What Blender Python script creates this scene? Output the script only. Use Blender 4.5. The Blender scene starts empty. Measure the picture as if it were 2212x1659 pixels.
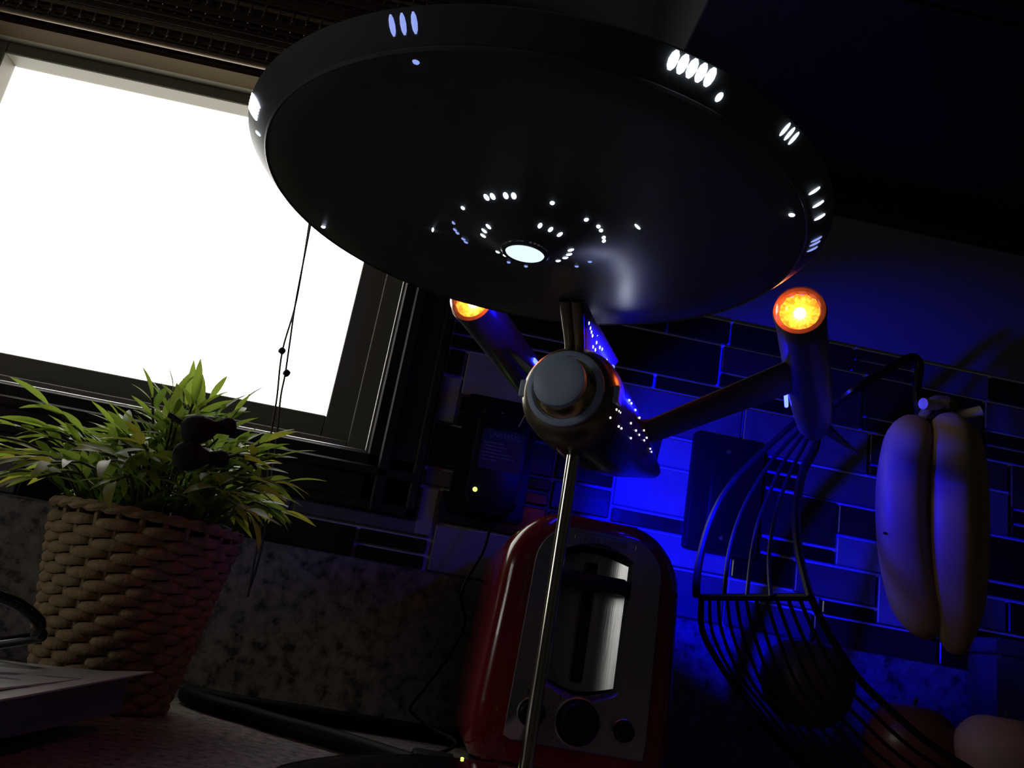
import bpy, bmesh, math, random
from mathutils import Vector, Matrix
random.seed(7)
PI = math.pi
scn = bpy.context.scene
C = scn.collection

# ------------------------------------------------------------------ camera
YAW, PITCH, ROLL, FPX = 0.0703634, 0.2916604, 0.1774441, 1825.27
CAM = Vector((0.0, -0.8, 0.085))
cy, sy, cp, sp = math.cos(YAW), math.sin(YAW), math.cos(PITCH), math.sin(PITCH)
FWD = Vector((sy*cp, cy*cp, sp)); R0 = Vector((cy, -sy, 0)); U0 = R0.cross(FWD)
RGT = math.cos(ROLL)*R0 + math.sin(ROLL)*U0
UPV = -math.sin(ROLL)*R0 + math.cos(ROLL)*U0
cd = bpy.data.cameras.new('camera'); cam = bpy.data.objects.new('camera', cd); C.objects.link(cam)
cam.matrix_world = Matrix(((RGT.x, UPV.x, -FWD.x, CAM.x), (RGT.y, UPV.y, -FWD.y, CAM.y),
                           (RGT.z, UPV.z, -FWD.z, CAM.z), (0, 0, 0, 1)))
cd.sensor_fit = 'HORIZONTAL'; cd.sensor_width = 36.0; cd.lens = FPX/2212*36.0
cd.clip_start = 0.01
scn.camera = cam

def W(px, py, d):
    """a point of the room seen at photo pixel px, py, lying d metres into the room from the camera"""
    v = FWD + RGT*((px-1106)/FPX) - UPV*((py-829.5)/FPX)
    return CAM + v*(d/v.y)

# ------------------------------------------------------------------ light, exposure
SKY = 5.0
wd = bpy.data.worlds.new('overcast_sky'); scn.world = wd; wd.use_nodes = True
bg = wd.node_tree.nodes['Background']; bg.inputs[0].default_value = (1.0, 0.98, 0.93, 1); bg.inputs[1].default_value = SKY
scn.view_settings.view_transform = 'Standard'; scn.view_settings.look = 'None'
scn.view_settings.gamma = 1.0; scn.view_settings.use_curve_mapping = False
scn.view_settings.exposure = 0.0
try:
    scn.cycles.use_denoising = True
    scn.cycles.max_bounces = 8
    scn.cycles.sample_clamp_indirect = 4.0
except Exception:
    pass

def portal(name, loc, rot, sx, sz):
    l = bpy.data.lights.new(name, 'AREA'); l.shape = 'RECTANGLE'; l.size = sx; l.size_y = sz
    try: l.cycles.is_portal = True
    except Exception: pass
    o = bpy.data.objects.new(name, l); C.objects.link(o); o.location = loc; o.rotation_euler = rot
    return o
# openings of the room: (window_1 over the counter, window_2 in the left wall)
W1 = (-0.62, -0.0705, 0.2285, 0.605)            # x0 x1 z0 z1
W2 = (-1.15, -0.62, 0.16, 0.66)                 # y0 y1 z0 z1 in wall_left
XL = -1.7
portal('window_daylight', ((W1[0]+W1[1])/2, 0.09, (W1[2]+W1[3])/2), (-PI/2, 0, 0), W1[1]-W1[0], W1[3]-W1[2])
portal('side_window_daylight', (XL-0.07, (W2[0]+W2[1])/2, (W2[2]+W2[3])/2), (PI/2, 0, -PI/2), W2[1]-W2[0], W2[3]-W2[2])

# ------------------------------------------------------------------ materials
def lin(c):
    return tuple(((x/255)/12.92 if x/255 <= .04045 else ((x/255+.055)/1.055)**2.4) for x in c)
def mat(name, col, rough=.5, metal=0., emit=None, es=0., noise=None, bump=None, spec=None, stretch=None, coat=0.):
    """noise = (scale, other colour, lo, hi); bump = (scale, strength)"""
    m = bpy.data.materials.new(name); m.use_nodes = True
    nt = m.node_tree; b = nt.nodes['Principled BSDF']
    b.inputs['Base Color'].default_value = (*col, 1); b.inputs['Roughness'].default_value = rough
    b.inputs['Metallic'].default_value = metal
    if coat: b.inputs['Coat Weight'].default_value = coat
    if spec is not None: b.inputs['Specular IOR Level'].default_value = spec
    tc = None
    if noise or bump:
        tc = nt.nodes.new('ShaderNodeTexCoord'); mp = nt.nodes.new('ShaderNodeMapping')
        nt.links.new(tc.outputs['Object'], mp.inputs[0])
        if stretch: mp.inputs['Scale'].default_value = stretch
    if noise:
        n = nt.nodes.new('ShaderNodeTexNoise'); n.inputs['Scale'].default_value = noise[0]; n.inputs['Detail'].default_value = 4
        nt.links.new(mp.outputs[0], n.inputs['Vector'])
        r = nt.nodes.new('ShaderNodeValToRGB'); r.color_ramp.elements[0].position = noise[2]; r.color_ramp.elements[1].position = noise[3]
        r.color_ramp.elements[0].color = (*noise[1], 1); r.color_ramp.elements[1].color = (*col, 1)
        nt.links.new(n.outputs['Fac'], r.inputs[0]); nt.links.new(r.outputs[0], b.inputs['Base Color'])
    if bump:
        n2 = nt.nodes.new('ShaderNodeTexNoise'); n2.inputs['Scale'].default_value = bump[0]; n2.inputs['Detail'].default_value = 3
        nt.links.new(mp.outputs[0], n2.inputs['Vector'])
        bp = nt.nodes.new('ShaderNodeBump'); bp.inputs['Strength'].default_value = bump[1]; bp.inputs['Distance'].default_value = .002
        nt.links.new(n2.outputs['Fac'], bp.inputs['Height']); nt.links.new(bp.outputs[0], b.inputs['Normal'])
    if emit:
        b.inputs['Emission Color'].default_value = (*emit, 1); b.inputs['Emission Strength'].default_value = es
    return m
def clear_mat(name, tint=(1, 1, 1), gloss=.08):
    m = bpy.data.materials.new(name); m.use_nodes = True; nt = m.node_tree
    for n in list(nt.nodes): nt.nodes.remove(n)
    o = nt.nodes.new('ShaderNodeOutputMaterial'); t = nt.nodes.new('ShaderNodeBsdfTransparent'); g = nt.nodes.new('ShaderNodeBsdfGlossy')
    mx = nt.nodes.new('ShaderNodeMixShader'); fr = nt.nodes.new('ShaderNodeLayerWeight'); fr.inputs[0].default_value = .25
    mu = nt.nodes.new('ShaderNodeMath'); mu.operation = 'MULTIPLY_ADD'; mu.inputs[1].default_value = .5; mu.inputs[2].default_value = gloss*.3
    t.inputs[0].default_value = (*tint, 1); g.inputs['Roughness'].default_value = .05
    nt.links.new(fr.outputs['Facing'], mu.inputs[0]); nt.links.new(mu.outputs[0], mx.inputs[0])
    nt.links.new(t.outputs[0], mx.inputs[1]); nt.links.new(g.outputs[0], mx.inputs[2]); nt.links.new(mx.outputs[0], o.inputs[0])
    return m
def speckle(name, base, mid, dark, scale, rough):
    m = mat(name, base, rough); nt = m.node_tree; b = nt.nodes['Principled BSDF']
    tc = nt.nodes.new('ShaderNodeTexCoord')
    n = nt.nodes.new('ShaderNodeTexNoise'); n.inputs['Scale'].default_value = scale; n.inputs['Detail'].default_value = 5; n.inputs['Roughness'].default_value = .65
    nt.links.new(tc.outputs['Object'], n.inputs['Vector'])
    r = nt.nodes.new('ShaderNodeValToRGB'); e = r.color_ramp.elements
    e[0].position = .36; e[0].color = (*dark, 1); e[1].position = .60; e[1].color = (*base, 1)
    k = e.new(.44); k.color = (*mid, 1)
    nt.links.new(n.outputs['Fac'], r.inputs[0]); nt.links.new(r.outputs[0], b.inputs['Base Color'])
    return m
M = {}
M['paint'] = mat('wall_paint', (.11, .105, .105), .7, bump=(90, .15))
M['room'] = mat('room_paint', (.16, .15, .14), .8, bump=(60, .1))
M['ceil'] = mat('ceiling_paint', (.25, .25, .25), .9, bump=(60, .1))
M['floor'] = mat('floor_wood', (.06, .035, .02), .5, noise=(6, (.03, .018, .01), .3, .7), stretch=(1, 8, 1))
M['grout'] = mat('tile_grout', (.42, .40, .42), .8, bump=(400, .3))
M['t_black'] = mat('black_glass_tile', (.006, .006, .006), .18, noise=(30, (.003, .003, .004), .3, .7), bump=(25, .05))
M['t_brown'] = mat('brown_slate_tile', (.035, .022, .018), .3, noise=(25, (.018, .012, .01), .35, .7), bump=(60, .25))
M['t_taupe'] = mat('taupe_stone_tile', (.10, .085, .08), .45, noise=(30, (.06, .05, .048), .3, .7), bump=(80, .3))
M['t_cream'] = mat('pale_stone_tile', (.24, .215, .20), .5, noise=(24, (.17, .15, .14), .3, .7), bump=(80, .3))
M['granite'] = speckle('speckled_granite', (.20, .172, .145), (.11, .094, .08), (.026, .022, .019), 95, .5)
M['counter'] = speckle('brown_granite', (.50, .43, .36), (.28, .24, .20), (.08, .07, .06), 150, .5)
M['wood'] = mat('dark_casing_wood', (.022, .013, .008), .32, noise=(30, (.010, .006, .004), .3, .7), stretch=(1, 1, .1), bump=(80, .15))
M['cab'] = mat('dark_cabinet_wood', (.016, .012, .009), .4, noise=(18, (.009, .007, .005), .3, .7), stretch=(6, 6, .5))
M['cab_lit'] = mat('cabinet_side_lit', (.045, .041, .046), .6, noise=(18, (.037, .033, .037), .3, .7), stretch=(6, 6, .5))  # cabinet wood made paler: window light on this side put into the colour
M['vinyl'] = mat('vinyl_window_frame', (.15, .14, .105), .5, spec=.3, bump=(40, .03))
M['jamb'] = mat('jamb_wood', (.060, .040, .018), .7, spec=.05, noise=(25, (.036, .024, .011), .3, .7), stretch=(.15, 1, 1))
M['palemetal'] = mat('pale_metal', (.6, .6, .6), .25, 1.)  # for screws, and for the window light along the casing edge
M['glass'] = clear_mat('window_glass')
M['reed'] = mat('dark_reed', (.045, .024, .012), .5, noise=(60, (.02, .011, .006), .3, .7), stretch=(.1, 1, 1))
M['reed2'] = mat('tan_reed', (.17, .115, .062), .5, noise=(60, (.10, .065, .035), .3, .7), stretch=(.1, 1, 1))
M['thread'] = mat('blind_thread', (.16, .11, .07), .8, noise=(300, (.1, .07, .04), .3, .7))
M['cord'] = mat('tan_cord', (.10, .075, .03), .7, noise=(400, (.05, .035, .015), .3, .7))
M['tassel'] = mat('dark_tassel', (.012, .010, .010), .85, noise=(300, (.006, .005, .005), .3, .7), bump=(700, .4))
M['blackpl'] = mat('black_plastic', (.006, .006, .007), .36, spec=.25, noise=(200, (.006, .006, .007), .3, .7))
M['blackgl'] = mat('black_gloss_plastic', (.006, .006, .007), .08, noise=(20, (.005, .005, .006), .3, .7))
M['rubber'] = mat('black_cord_rubber', (.004, .004, .004), .6, spec=.12, noise=(200, (.003, .003, .003), .3, .7))
M['wire'] = mat('bronze_black_wire', (.018, .014, .013), .34, .4, noise=(80, (.01, .008, .008), .3, .7))
M['adlabel'] = mat('adapter_label', (.02, .02, .03), .45, noise=(100, (.015, .015, .022), .3, .7))
M['print'] = mat('label_print', (.14, .14, .20), .5, noise=(300, (.11, .11, .16), .3, .7))
M['led'] = mat('green_led', (.1, .3, .02), .3, emit=(.42, 1, .04), es=9, noise=(5, (.1, .25, .02), .3, .7))
M['red'] = mat('red_enamel', (.17, .008, .010), .17, noise=(8, (.15, .007, .009), .3, .7), coat=.4)
M['steel'] = mat('brushed_steel', (.46, .46, .46), .30, 1., noise=(14, (.38, .38, .38), .3, .7), stretch=(30, 1, 1), bump=(40, .05))
M['steeld'] = mat('toaster_emboss', (.30, .30, .31), .3, 1., noise=(40, (.25, .25, .26), .3, .7))
M['slot'] = mat('dark_slot', (.003, .003, .003), .7, noise=(50, (.002, .002, .002), .3, .7))
M['ink'] = mat('black_ink', (.01, .01, .01), .6, noise=(50, (.008, .008, .008), .3, .7))
M['banana'] = mat('banana_peel', (.44, .30, .165), .5, noise=(14, (.36, .24, .13), .35, .65), bump=(60, .12))
M['bstem'] = mat('banana_stem', (.30, .24, .12), .6, noise=(60, (.16, .12, .06), .3, .7))
M['bcut'] = mat('banana_cut_end', (.62, .58, .52), .7, noise=(120, (.4, .36, .3), .3, .7))
M['btip'] = mat('banana_tip', (.03, .022, .015), .8, noise=(120, (.015, .011, .008), .3, .7))
M['fr_br'] = mat('brown_fruit_skin', (.085, .04, .022), .5, noise=(30, (.05, .024, .014), .3, .7), bump=(90, .3))
M['fr_red'] = mat('red_fruit_skin', (.20, .035, .02), .35, noise=(14, (.12, .05, .02), .3, .7))
M['fr_pk'] = mat('pink_fruit_skin', (.42, .25, .20), .6, noise=(16, (.36, .19, .15), .3, .7), bump=(90, .1))
M['can'] = mat('dark_canister', (.05, .045, .06), .4, noise=(20, (.04, .036, .05), .3, .7))
M['strand'] = mat('woven_seagrass', (.38, .265, .125), .75, noise=(160, (.26, .175, .08), .3, .7), bump=(500, .35))
M['liner'] = mat('basket_liner', (.05, .035, .02), .9, noise=(60, (.03, .02, .012), .3, .7))
M['soil'] = mat('dark_moss', (.012, .014, .008), .95, noise=(120, (.006, .007, .004), .3, .7), bump=(200, .8))
M['stem'] = mat('green_stem', (.07, .10, .03), .6, noise=(60, (.05, .075, .02), .3, .7))
M['paper'] = mat('magazine_paper', (.62, .62, .60), .6, noise=(40, (.55, .55, .54), .3, .7))
M['pages'] = mat('page_edges', (.26, .25, .30), .8, noise=(900, (.17, .165, .2), .3, .7), stretch=(.02, .02, 1))
# starcraft toy
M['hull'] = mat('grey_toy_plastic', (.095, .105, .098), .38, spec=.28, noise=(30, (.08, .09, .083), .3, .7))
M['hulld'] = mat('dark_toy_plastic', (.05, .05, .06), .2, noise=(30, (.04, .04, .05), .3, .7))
M['pod'] = mat('pod_plastic', (.11, .11, .12), .28, noise=(40, (.09, .09, .10), .3, .7))
M['cap'] = mat('pale_grey_cap', (.40, .50, .68), .45, noise=(60, (.37, .47, .64), .3, .7))
M['gold'] = mat('brass_collar', (.52, .43, .22), .24, 1., noise=(20, (.46, .38, .19), .3, .7))
M['bronze'] = mat('bronze_body', (.22, .19, .12), .30, .7, noise=(20, (.18, .155, .10), .3, .7))
M['rod'] = mat('polished_rod', (.55, .52, .44), .16, 1., noise=(20, (.5, .47, .4), .3, .7))
M['port'] = mat('lit_porthole', (.8, .85, 1), .4, emit=(.72, .82, 1), es=5, noise=(4, (.75, .8, 1), .3, .7))
M['portdim'] = mat('dim_porthole', (.5, .55, .7), .4, emit=(.28, .36, .85), es=1.0, noise=(4, (.45, .5, .7), .3, .7))
M['porthot'] = mat('bright_porthole', (.8, .85, 1), .4, emit=(.75, .80, 1), es=14, noise=(4, (.75, .8, 1), .3, .7))
M['lamp'] = mat('belly_lamp', (.6, .7, .8), .4, emit=(.66, .86, 1), es=1.25, noise=(70, (.5, .6, .7), .3, .7))
M['blue'] = mat('blue_strip', (0, 0, .5), .3, emit=(.012, .018, 1), es=32, noise=(4, (0, 0, .45), .3, .7))
M['amber'] = mat('amber_reflector', (.8, .25, .05), .3, emit=(1, .20, .022), es=1.6, noise=(4, (.7, .2, .04), .3, .7))
M['bulb'] = mat('amber_bulb', (1, .8, .4), .3, emit=(1, .40, .08), es=90, noise=(4, (1, .75, .35), .3, .7))
M['canopy'] = clear_mat('smoky_canopy', (.22, .36, .33), .2)
M['dome'] = clear_mat('clear_dome', (1, .93, .88), .15)
def amber_streaks(m):
    nt = m.node_tree; b = nt.nodes['Principled BSDF']
    tc = nt.nodes.new('ShaderNodeTexCoord'); n = nt.nodes.new('ShaderNodeTexNoise'); n.inputs['Scale'].default_value = 420; n.inputs['Detail'].default_value = 2
    nt.links.new(tc.outputs['Object'], n.inputs['Vector'])
    r = nt.nodes.new('ShaderNodeValToRGB'); e = r.color_ramp.elements
    e[0].position = .40; e[0].color = (.55, .03, .004, 1); e[1].position = .60; e[1].color = (1, .36, .04, 1)
    nt.links.new(n.outputs['Fac'], r.inputs[0]); nt.links.new(r.outputs[0], b.inputs['Emission Color'])
amber_streaks(M['amber'])
def leaf_mat(name, col, back):
    m = bpy.data.materials.new(name); m.use_nodes = True; nt = m.node_tree; b = nt.nodes['Principled BSDF']
    out = [n for n in nt.nodes if n.type == 'OUTPUT_MATERIAL'][0]
    tc = nt.nodes.new('ShaderNodeTexCoord'); n = nt.nodes.new('ShaderNodeTexNoise'); n.inputs['Scale'].default_value = 40
    nt.links.new(tc.outputs['Object'], n.inputs['Vector'])
    r = nt.nodes.new('ShaderNodeValToRGB'); e = r.color_ramp.elements
    e[0].position = .35; e[0].color = (*[c*.6 for c in col], 1); e[1].position = .65; e[1].color = (*col, 1)
    nt.links.new(n.outputs['Fac'], r.inputs[0]); nt.links.new(r.outputs[0], b.inputs['Base Color'])
    b.inputs['Roughness'].default_value = .42
    t = nt.nodes.new('ShaderNodeBsdfTranslucent'); t.inputs[0].default_value = (*back, 1)
    mx = nt.nodes.new('ShaderNodeMixShader'); mx.inputs[0].default_value = .38
    nt.links.new(b.outputs[0], mx.inputs[1]); nt.links.new(t.outputs[0], mx.inputs[2]); nt.links.new(mx.outputs[0], out.inputs[0])
    return m
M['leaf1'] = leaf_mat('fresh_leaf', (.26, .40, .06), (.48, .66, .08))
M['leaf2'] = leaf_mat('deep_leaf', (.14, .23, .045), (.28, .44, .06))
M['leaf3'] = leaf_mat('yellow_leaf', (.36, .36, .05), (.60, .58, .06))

# ------------------------------------------------------------------ mesh helpers
class MB:
    def __init__(s): s.bm = bmesh.new()
    def box(s, x0, x1, y0, y1, z0, z1, bev=0., seg=1, mtx=None):
        g = bmesh.ops.create_cube(s.bm, size=1.)
        vs = g['verts']
        bmesh.ops.scale(s.bm, verts=vs, vec=(abs(x1-x0), abs(y1-y0), abs(z1-z0)))
        bmesh.ops.translate(s.bm, verts=vs, vec=((x0+x1)/2, (y0+y1)/2, (z0+z1)/2))
        if bev:
            es = list({e for v in vs for e in v.link_edges})
            r = bmesh.ops.bevel(s.bm, geom=es, offset=bev, segments=seg, affect='EDGES', profile=.5)
            vs = list({v for f in r['faces'] for v in f.verts} | {v for v in vs if v.is_valid})
        if mtx: bmesh.ops.transform(s.bm, matrix=mtx, verts=[v for v in vs if v.is_valid])
        return s
    def lathe(s, prof, n=32, mtx=None, cap=True):
        """profile of (radius, height) about +z"""
        rings = []
        for r, h in prof:
            if r < 1e-6: rings.append([s.bm.verts.new((0, 0, h))])
            else: rings.append([s.bm.verts.new((r*math.cos(2*PI*i/n), r*math.sin(2*PI*i/n), h)) for i in range(n)])
        for a, b in zip(rings, rings[1:]):
            for i in range(n):
                j = (i+1) % n
                if len(a) == 1 and len(b) == 1: continue
                if len(a) == 1: s.bm.faces.new((a[0], b[j], b[i]))
                elif len(b) == 1: s.bm.faces.new((a[i], a[j], b[0]))
                else: s.bm.faces.new((a[i], a[j], b[j], b[i]))
        if cap:
            if len(rings[0]) > 1: s.bm.faces.new(list(reversed(rings[0])))
            if len(rings[-1]) > 1: s.bm.faces.new(rings[-1])
        if mtx: bmesh.ops.transform(s.bm, matrix=mtx, verts=[v for r in rings for v in r])
        return s
    def loft(s, rings, cap=True, closed=False):
        vr = [[s.bm.verts.new(p) for p in r] for r in rings]
        n = len(vr[0]); pairs = list(zip(vr, vr[1:])) + ([(vr[-1], vr[0])] if closed else [])
        for a, b in pairs:
            for i in range(n):
                j = (i+1) % n
                s.bm.faces.new((a[i], a[j], b[j], b[i]))
        if cap and not closed:
            s.bm.faces.new(list(reversed(vr[0]))); s.bm.faces.new(vr[-1])
        return s
    def tube(s, pts, rad, n=8, cap=True, closed=False):
        pts = [Vector(p) for p in pts]
        rads = rad if isinstance(rad, (list, tuple)) else [rad]*len(pts)
        rings = []; prev = None
        for i, p in enumerate(pts):
            if closed: t = pts[(i+1) % len(pts)] - pts[i-1]
            else: t = pts[min(i+1, len(pts)-1)] - pts[max(i-1, 0)]
            t.normalize()
            if prev is None:
                a = t.orthogonal().normalized()
            else:
                a = (prev - t*prev.dot(t))
                a = a.normalized() if a.length > 1e-6 else t.orthogonal().normalized()
            prev = a; b = t.cross(a)
            rings.append([p + (a*math.cos(2*PI*k/n) + b*math.sin(2*PI*k/n))*rads[i] for k in range(n)])
        return s.loft(rings, cap, closed)
    def sphere(s, c, r, u=16, v=10, scale=(1, 1, 1), mtx=None):
        m = Matrix.Translation(c) @ Matrix.Diagonal((*[r*k for k in scale], 1))
        if mtx: m = mtx @ m
        bmesh.ops.create_uvsphere(s.bm, u_segments=u, v_segments=v, radius=1, matrix=m); return s
    def prism(s, poly, y0, y1, bev=0., seg=2):
        """poly in x,z pushed along y"""
        a = [s.bm.verts.new((x, y0, z)) for x, z in poly]; b = [s.bm.verts.new((x, y1, z)) for x, z in poly]
        n = len(a); fs = [s.bm.faces.new(a), s.bm.faces.new(list(reversed(b)))]
        for i in range(n):
            j = (i+1) % n
            fs.append(s.bm.faces.new((a[j], a[i], b[i], b[j])))
        if bev:
            bmesh.ops.bevel(s.bm, geom=list(fs[0].edges), offset=bev, segments=seg, affect='EDGES', profile=.5)
        return s
    def build(s, name, m, parent=None, smooth=True, world=True, angle=40):
        bmesh.ops.recalc_face_normals(s.bm, faces=s.bm.faces[:])
        if parent is not None and world:
            bmesh.ops.transform(s.bm, matrix=WM[parent.name].inverted(), verts=s.bm.verts[:])
        me = bpy.data.meshes.new(name); s.bm.to_mesh(me); s.bm.free()
        me.materials.append(M[m] if isinstance(m, str) else m)
        if smooth:
            me.polygons.foreach_set('use_smooth', [True]*len(me.polygons))
            try: me.set_sharp_from_angle(angle=math.radians(angle))
            except Exception: pass
        o = bpy.data.objects.new(name, me); C.objects.link(o)
        if parent is not None:
            o.parent = parent; WM[o.name] = WM[parent.name]
        else: WM[o.name] = Matrix.Identity(4)
        return o
WM = {}
def tag(o, label, cat, group=None, kind=None):
    o['label'] = label; o['category'] = cat
    if group: o['group'] = group
    if kind: o['kind'] = kind
    return o
def thing(name, label, cat, loc, rz=0., group=None, kind=None):
    o = bpy.data.objects.new(name, None); C.objects.link(o); o.location = loc; o.rotation_euler = (0, 0, rz)
    o.empty_display_size = .02
    WM[o.name] = Matrix.Translation(loc) @ Matrix.Rotation(rz, 4, 'Z')
    if cat: tag(o, label, cat, group, kind)
    elif kind:
        o['kind'] = kind
        if label: o['label'] = label
    return o
def struct(o, label=None):
    o['kind'] = 'structure'
    if label: o['label'] = label
    return o
def smooth_path(pts, k=6):
    P = [Vector(p) for p in pts]; out = []
    for i in range(len(P)-1):
        p0 = P[max(i-1, 0)]; p1 = P[i]; p2 = P[i+1]; p3 = P[min(i+2, len(P)-1)]
        for q in range(k):
            t = q/k
            out.append(.5*((2*p1) + (p2-p0)*t + (2*p0-5*p1+4*p2-p3)*t*t + (3*p1-p0-3*p2+p3)*t**3))
    out.append(P[-1]); return out
def rrect(x0, x1, z0, z1, r, n=6):
    """rounded rectangle outline; r = radius or (bl, br, tr, tl)"""
    rs = r if isinstance(r, tuple) else (r,)*4
    out = []
    for (cx, cz, a0, q) in ((x0, z0, PI, 0), (x1, z0, 1.5*PI, 1), (x1, z1, 0, 2), (x0, z1, .5*PI, 3)):
        rr = rs[q]; sx = 1 if q in (0, 3) else -1; sz = 1 if q in (0, 1) else -1
        if rr < 1e-6: out.append((cx, cz)); continue
        for i in range(n+1):
            a = a0 + .5*PI*i/n
            out.append((cx + sx*rr + rr*math.cos(a), cz + sz*rr + rr*math.sin(a)))
    return out
def text(name, body, size, mtx, m, parent, ext=.0002, sx=1.):
    cu = bpy.data.curves.new(name, 'FONT'); cu.body = body; cu.size = size; cu.extrude = ext; cu.align_x = 'CENTER'; cu.align_y = 'CENTER'
    cu.materials.append(M[m]); o = bpy.data.objects.new(name, cu); C.objects.link(o)
    me = bpy.data.meshes.new_from_object(o); bpy.data.objects.remove(o); bpy.data.curves.remove(cu)
    me.transform(WM[parent.name].inverted() @ mtx @ Matrix.Diagonal((sx, 1, 1, 1)))
    o = bpy.data.objects.new(name, me); C.objects.link(o); o.parent = parent
    return o
FACE = Matrix(((1, 0, 0, 0), (0, 0, -1, 0), (0, 1, 0, 0), (0, 0, 0, 1)))   # text standing up, facing -y

# ------------------------------------------------------------------ room shell
b = MB()
XR = 1.3; ZC = 1.55; YF = -2.4; ZF = -.9
b.box(XL, W1[0], 0, .064, ZF, ZC); b.box(W1[1], XR, 0, .064, ZF, ZC)
b.box(W1[0], W1[1], 0, .064, ZF, W1[2]); b.box(W1[0], W1[1], 0, .064, W1[3], ZC)
wall_back = struct(b.build('wall_back', 'paint', smooth=False), 'painted kitchen wall with mosaic tile backsplash')
b = MB()
b.box(XL-.12, XL, YF, W2[0], ZF, ZC); b.box(XL-.12, XL, W2[1], .12, ZF, ZC)
b.box(XL-.12, XL, W2[0], W2[1], ZF, W2[2]); b.box(XL-.12, XL, W2[0], W2[1], W2[3], ZC)
struct(b.build('wall_left', 'room', smooth=False))
struct(MB().box(XR, XR+.1, YF, .12, ZF, ZC).build('wall_right', 'room', smooth=False))
struct(MB().box(XL-.12, XR+.1, YF-.1, YF, ZF, ZC).build('wall_front', 'room', smooth=False))
struct(MB().box(XL-.12, XR+.1, YF-.1, .12, ZF-.1, ZF).build('floor', 'floor', smooth=False))
struct(MB().box(XL-.12, XR+.1, YF-.1, .12, ZC, ZC+.1).build('ceiling', 'ceil', smooth=False))
# window_1 over the counter
w1 = thing('window_1', 'bright window above the counter', None, (W1[0], .05, W1[2]), kind='structure')
gx0, gx1, gz0, gz1 = -.541, -.1185, .2665, .5895
def frame_mb(x0, x1, z0, z1, ix0, ix1, iz0, iz1, y0, y1, bev=.001):
    return MB().box(x0, ix0, y0, y1, z0, z1, bev).box(ix1, x1, y0, y1, z0, z1, bev).box(ix0, ix1, y0, y1, z0, iz0, bev).box(ix0, ix1, y0, y1, iz1, z1, bev)
frame_mb(W1[0], W1[1], W1[2], W1[3], W1[0]+.028, W1[1]-.020, W1[2]+.014, W1[3]-.002, .022, .062).build('window_frame', 'vinyl', w1, smooth=False)
frame_mb(W1[0]+.026, W1[1]-.019, W1[2]+.013, W1[3]-.0015, gx0, gx1, gz0, gz1, .036, .0615).build('window_sash', 'vinyl', w1, smooth=False)
MB().box(gx0-.006, gx1+.006, .058, .062, gz0-.006, gz1+.006).build('glass_pane', 'glass', w1, smooth=False)
MB().box(W1[0], W1[1], -.004, .022, W1[3]-.004, W1[3]).build('head_jamb', 'jamb', w1, smooth=False)
for nm, (x0, x1, z0, z1) in {'lit_edge_right': (-.0700, -.0665, .2325, .605), 'lit_edge_bottom': (-.62, -.0665, .2290, .2325)}.items():  # pale strips added where the casing's inner edge catches window light
    MB().box(x0, x1, -.003, .008, z0, z1, .0008).build('lit_edge', 'palemetal', w1, smooth=False)
# casing: three moulded boards
def casing(x0, x1, z0, z1, vert):
    m_ = MB().box(x0, x1, -.010, 0, z0, z1, .002)
    if vert:
        m_.box(x0+.012, x0+.024, -.015, -.008, z0, z1, .002); m_.box(x1-.010, x1, -.014, -.008, z0, z1, .002)
    else:
        m_.box(x0, x1, -.015, -.008, z0+.032, z0+.042, .002); m_.box(x0, x1, -.014, -.008, z0, z0+.010, .002)
    return m_
casing(-.0665, -.0115, .1760, .66, True).build('casing_board', 'wood', w1, smooth=False)
casing(-.685, -.0115, .1760, .2300, False).build('casing_board', 'wood', w1, smooth=False)
casing(-.685, -.62, .1760, .66, True).build('casing_board', 'wood', w1, smooth=False)
MB().box(-.685, -.0115, -.010, 0, .609, .665, .002).build('casing_board', 'wood', w1, smooth=False)
# window_2 in the left wall
w2 = thing('window_2', 'side window in the left wall', None, (XL, W2[0], W2[2]), kind='structure')
b = MB()
yc = (W2[0]+W2[1])/2
for (y0, y1, z0, z1) in ((W2[0], W2[0]+.03, W2[2], W2[3]), (W2[1]-.03, W2[1], W2[2], W2[3]), (W2[0]+.03, W2[1]-.03, W2[2], W2[2]+.03), (W2[0]+.03, W2[1]-.03, W2[3]-.03, W2[3])):
    b.box(XL-.07, XL-.02, y0, y1, z0, z1, .001)
b.build('window_frame', 'vinyl', w2, smooth=False)
MB().box(XL-.05, XL-.046, W2[0]+.025, W2[1]-.025, W2[2]+.025, W2[3]-.025).build('glass_pane', 'glass', w2, smooth=False)

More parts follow.
